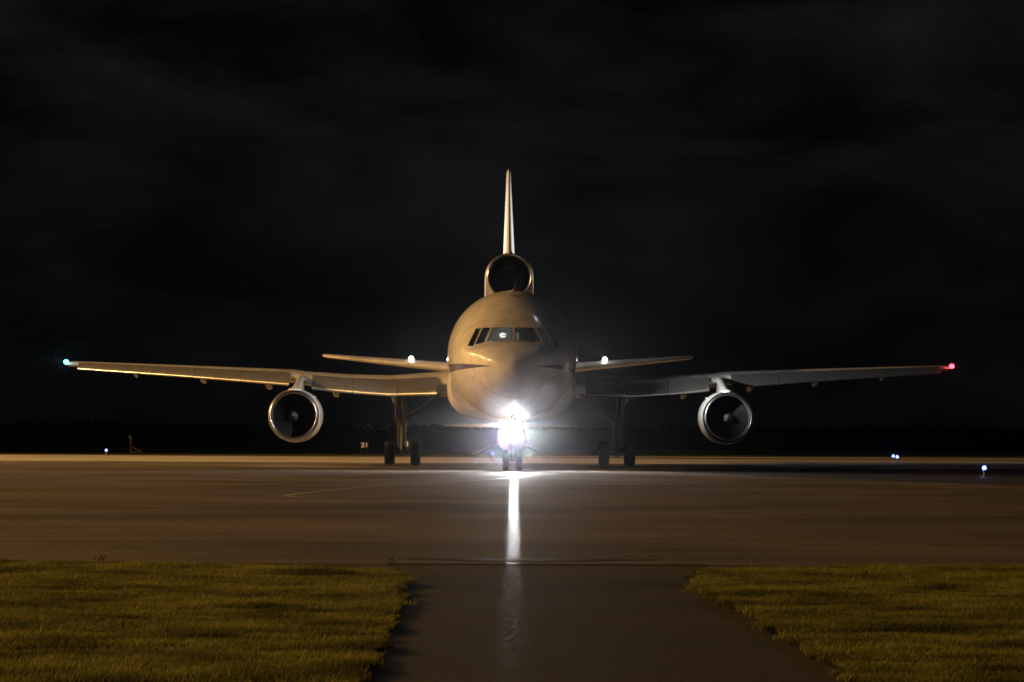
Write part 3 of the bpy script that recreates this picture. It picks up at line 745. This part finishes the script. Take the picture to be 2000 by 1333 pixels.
# point lamp added for glow; it lights tyres, chin and air around the strut
bm = bmesh.new(); sphere(bm, (.08, ns-.4, 1.8), .1, sy=.4); tl = obj('taxi_light', bm, M['land_lens'], ng)
point('strut_glow_lamp', tl, (.08, ns-.6, 1.8), 60, (1, .98, .96), .1)

# ------------------------------------------------------------------ rocket carried under the belly
rk = thing('rocket', 'white winged rocket slung under the belly of the airliner', 'rocket', A.location, R(.37))
rz_, r0 = 1.36, .635
bm = bmesh.new(); lathe_y(bm, [(12.2, .02), (12.4, .16), (12.9, .34), (13.6, .5), (14.6, .61), (15.4, r0), (27.4, r0), (27.4, .3), (28.0, .4), (28.0, .05)], (0, 0, rz_), 48); obj('body', bm, M['rocket'], rk)
bm = bmesh.new(); zz = rz_+r0+.04
P_ = [(0, 17.0), (3.35, 23.4), (3.35, 24.3), (0, 24.3)]
for sg in (-1, 1):
    rg = [[(sg*x, s, zz-t_) for (x, s), t_ in zip(P_, (.11, .03, .03, .11))], [(sg*x, s, zz+t_) for (x, s), t_ in zip(P_, (.11, .03, .03, .11))]]
    loft(bm, rg)
obj('wing', bm, M['rocket'], rk)
bm = bmesh.new(); box(bm, (0, 20.6, zz+.05), (.5, 6, .3)); obj('hook_fairing', bm, M['rocket'], rk)
for sg in (-1, 1):
    bm = bmesh.new(); d = Vector((sg*math.cos(R(23)), 0, -math.sin(R(23)))); q = Vector((-d.z, 0, d.x))
    c0 = Vector((0, 0, rz_-.0)); rg = []
    for rr_, s1, s2, tt in ((.5, 25.4, 27.2, .06), (2.05, 26.3, 27.2, .03)):
        p = c0+d*rr_; rg.append([p+q*-tt+Vector((0, s1+.2, 0)), p+Vector((0, s1, 0)), p+q*tt+Vector((0, s1+.2, 0)), p+q*tt*.5+Vector((0, s2, 0)), p-q*tt*.5+Vector((0, s2, 0))])
    loft(bm, rg); obj('fin', bm, M['rocket'], rk)

# ------------------------------------------------------------------ airfield furniture
def gp(px, py):
    """ground point seen at photo pixel (px, py): used only to place furniture"""
    hy = 845+(px-1000)*math.tan(R(.27)); D = 6220*CAMH/(py-hy); return (px-1000)/6220*D, D
M['hill'] = mat('dark_hill', (.012, .013, .008), .95, spec=0)
M['post'] = mat('yellow_grey_post', (.35, .3, .2), .5)
def taxi_light(x, y, label):
    t = thing('taxiway_light', label, 'light', (x, y, 0), 0, 'blue taxiway edge lights')
    bm = bmesh.new(); tube(bm, (0, 0, 0), (0, 0, .03), .13); tube(bm, (0, 0, .03), (0, 0, .26), .03); tube(bm, (0, 0, .24), (0, 0, .3), .06, .09); obj('stem', bm, M['post'], t)
    bm = bmesh.new(); sphere(bm, (0, 0, .37), .085, sz=1.15); obj('lens', bm, M['blue'], t)
    point('lamp', t, (0, 0, .55), 2, (.2, .3, 1), .05)
for px, D, lab in ((209, 214, 'lone blue taxiway light in the grass edge at far left'), (963, 197, 'blue taxiway light behind the airliner nose wheel'),
                 (1745.5, 193, 'left one of the pair of close blue taxiway lights at right'), (1753, 186, 'right one of the pair of close blue taxiway lights at right'),
                 (1923, 127, 'nearest blue taxiway light at far right beside the dark pavement')):
    taxi_light((px-1000)/6220*D, D, lab)

D = 243; x0 = (257-1000)/6220*D
t = thing('approach_pole', 'short pole with a slanting cradle standing on the grass at far left', 'pole', (x0, D, 0))
sc = D/6220
bm = bmesh.new(); tube(bm, (0, 0, -.05), (0, 0, 27*sc), .055); obj('post', bm, M['post'], t)
bm = bmesh.new(); sphere(bm, (0, 0, 28.5*sc), .085, sz=1.3); sphere(bm, (-2.6*sc, 0, 31.5*sc), .1); obj('lamp_head', bm, mat('lamp_glass', (.5, .48, .4), .3), t)
bm = bmesh.new(); tube(bm, (2.5*sc, 0, 11.5*sc), (22*sc, 0, 1.8*sc), .05); obj('brace', bm, M['post'], t)
bm = bmesh.new(); tube(bm, (0, 0, .8*sc), (16*sc, 0, 2*sc), .035); tube(bm, (8*sc, 0, 2*sc), (10*sc, 0, 8*sc), .03); tube(bm, (14*sc, 0, 2*sc), (15*sc, 0, 5.5*sc), .03); obj('strut', bm, M['post'], t)

D = 252; x0 = (713.5-1000)/6220*D; sc = D/6220
t = thing('taxiway_sign', 'small black airfield sign with orange number 21 left of the landing gear', 'sign', (x0, D, 0))
bm = bmesh.new(); box(bm, (0, 0, 15.5*sc), (17*sc, .12, 13*sc)); obj('panel', bm, mat('sign_black', (.01, .01, .01), .4), t)
for q in (-6, 6):
    bm = bmesh.new(); tube(bm, (q*sc, .0, -.1), (q*sc, 0, 9*sc), .03); obj('leg', bm, M['post'], t)
fc = bpy.data.curves.new('lettering', 'FONT'); fc.body = '21'; fc.size = 12.5*sc; fc.extrude = .01; fc.align_x = 'CENTER'; fc.align_y = 'CENTER'; fc.offset = .01; fc.space_character = 1.15
fo = bpy.data.objects.new('t', fc); COL.objects.link(fo); bpy.context.view_layer.update()
me = bpy.data.meshes.new_from_object(fo.evaluated_get(bpy.context.evaluated_depsgraph_get())); bpy.data.objects.remove(fo)
me.materials.clear(); me.materials.append(emis('sign_letters', (1, .55, .25), .55))
lo = bpy.data.objects.new('lettering', me); COL.objects.link(lo); lo.parent = t; lo.location = (0, -.075, 15.5*sc); lo.rotation_euler = (math.pi/2, 0, 0)

# floodlight masts that light the apron from the left
SOD = (1, .53, .165)
def mast(x, y, h, label, p, aim=(-6, 112, 0), cone=124):
    t = thing('floodlight_mast', label, 'mast', (x, y, 0), 0, 'floodlight masts left of the apron')
    bm = bmesh.new(); tube(bm, (0, 0, 0), (0, 0, h), .35, .14, 16); tube(bm, (0, 0, 0), (0, 0, .2), .6); obj('pole', bm, M['gear'], t)
    bm = bmesh.new(); box(bm, (0, 0, h), (.2, 4.4, .2)); obj('crossbar', bm, M['gear'], t)
    for i in range(5):
        yy = -1.8+.9*i; bm = bmesh.new(); box(bm, (.3, yy, h-.1), (.5, .6, .45)); hh = obj('floodlight', bm, M['dark'], t)
        bm = bmesh.new(); box(bm, (.57, yy, h-.13), (.04, .5, .36)); obj('lens', bm, M['sodium'], hh)
    spot('sodium_lamp', t, (.9, 0, h-.1), Vector(aim)-Vector((x, y, 0)), p, SOD, cone, .5, .45)
M['sodium'] = emis('sodium_lens', SOD, 60)
mast(-84, 60, 26, 'added floodlight mast brightening the verges, closest to the camera', 50000, (0, 27, 0), 50)  # unseen mast added to brighten the foreground grass
mast(-112, 84, 34, 'second floodlight mast from the camera', P_FLOOD*.3)
mast(-116, 120, 34, 'third floodlight mast from the camera, abreast of the nose', P_FLOOD*.8)
mast(-118, 160, 34, 'fourth floodlight mast from the camera, abreast of the wings', P_FLOOD*.9)
mast(-116, 205, 34, 'floodlight mast farthest from the camera', P_FLOOD*1.5)

# ------------------------------------------------------------------ dark wood on the skyline
bm = bmesh.new(); rnd = random.Random(4)
for i in range(5200):
    x = rnd.uniform(-420, 420); y = 1290+rnd.uniform(0, 60)
    top = 3.6+2.6*noise.noise(Vector((x*.009, 2, 0)))+1.6*noise.noise(Vector((x*.05, 0, 0)))
    if rnd.random() < .5: z = top-rnd.uniform(0, 2.5)
    else: z = rnd.uniform(0, top)
    r_ = rnd.uniform(.5, 1.7); q = Vector((rnd.uniform(-1, 1), rnd.uniform(-1, 1), rnd.uniform(-1, 1)))
    v = bmesh.ops.create_icosphere(bm, subdivisions=1, radius=r_)['verts']
    for w_ in v: w_.co = w_.co*rnd.uniform(.6, 1.25) + Vector((x, y, z))
obj('distant_wood', bm, mat('dark_foliage', (.012, .014, .008), .95, spec=.0), None, False, kind='stuff', label='dark line of trees along the horizon', category='wood')

bm = bmesh.new(); rg = []
for k, (yy, f) in enumerate(((1240, 0), (1262, .8), (1300, 1), (1400, 1), (1500, 0))):
    rg.append([(x, yy, -6+f*(9.0+1.6*noise.noise(Vector((x*.006, 1, 0)))+.7*noise.noise(Vector((x*.05, 4, 0))))) for x in range(-900, 901, 8)])
loft(bm, rg, False, False, False); obj('hills', bm, M['hill'], kind='structure')

# ------------------------------------------------------------------ night haze, forward glow tuned to stand in for lens glare
bm = bmesh.new(); box(bm, (0, 1500, 14.5), (6400, 9600, 43))
hz = obj('haze', bm, bpy.data.materials.new('haze'), None, False, kind='stuff')
hm = hz.data.materials[0]; hm.use_nodes = True; n = hm.node_tree; n.nodes.clear()
oo = n.nodes.new('ShaderNodeOutputMaterial'); pv = n.nodes.new('ShaderNodeVolumePrincipled')
pv.inputs['Color'].default_value = (.9, .93, 1, 1); pv.inputs['Density'].default_value = HAZE; pv.inputs['Anisotropy'].default_value = .992
n.links.new(pv.outputs[0], oo.inputs['Volume']); hm.cycles.volume_sampling = 'MULTIPLE_IMPORTANCE'
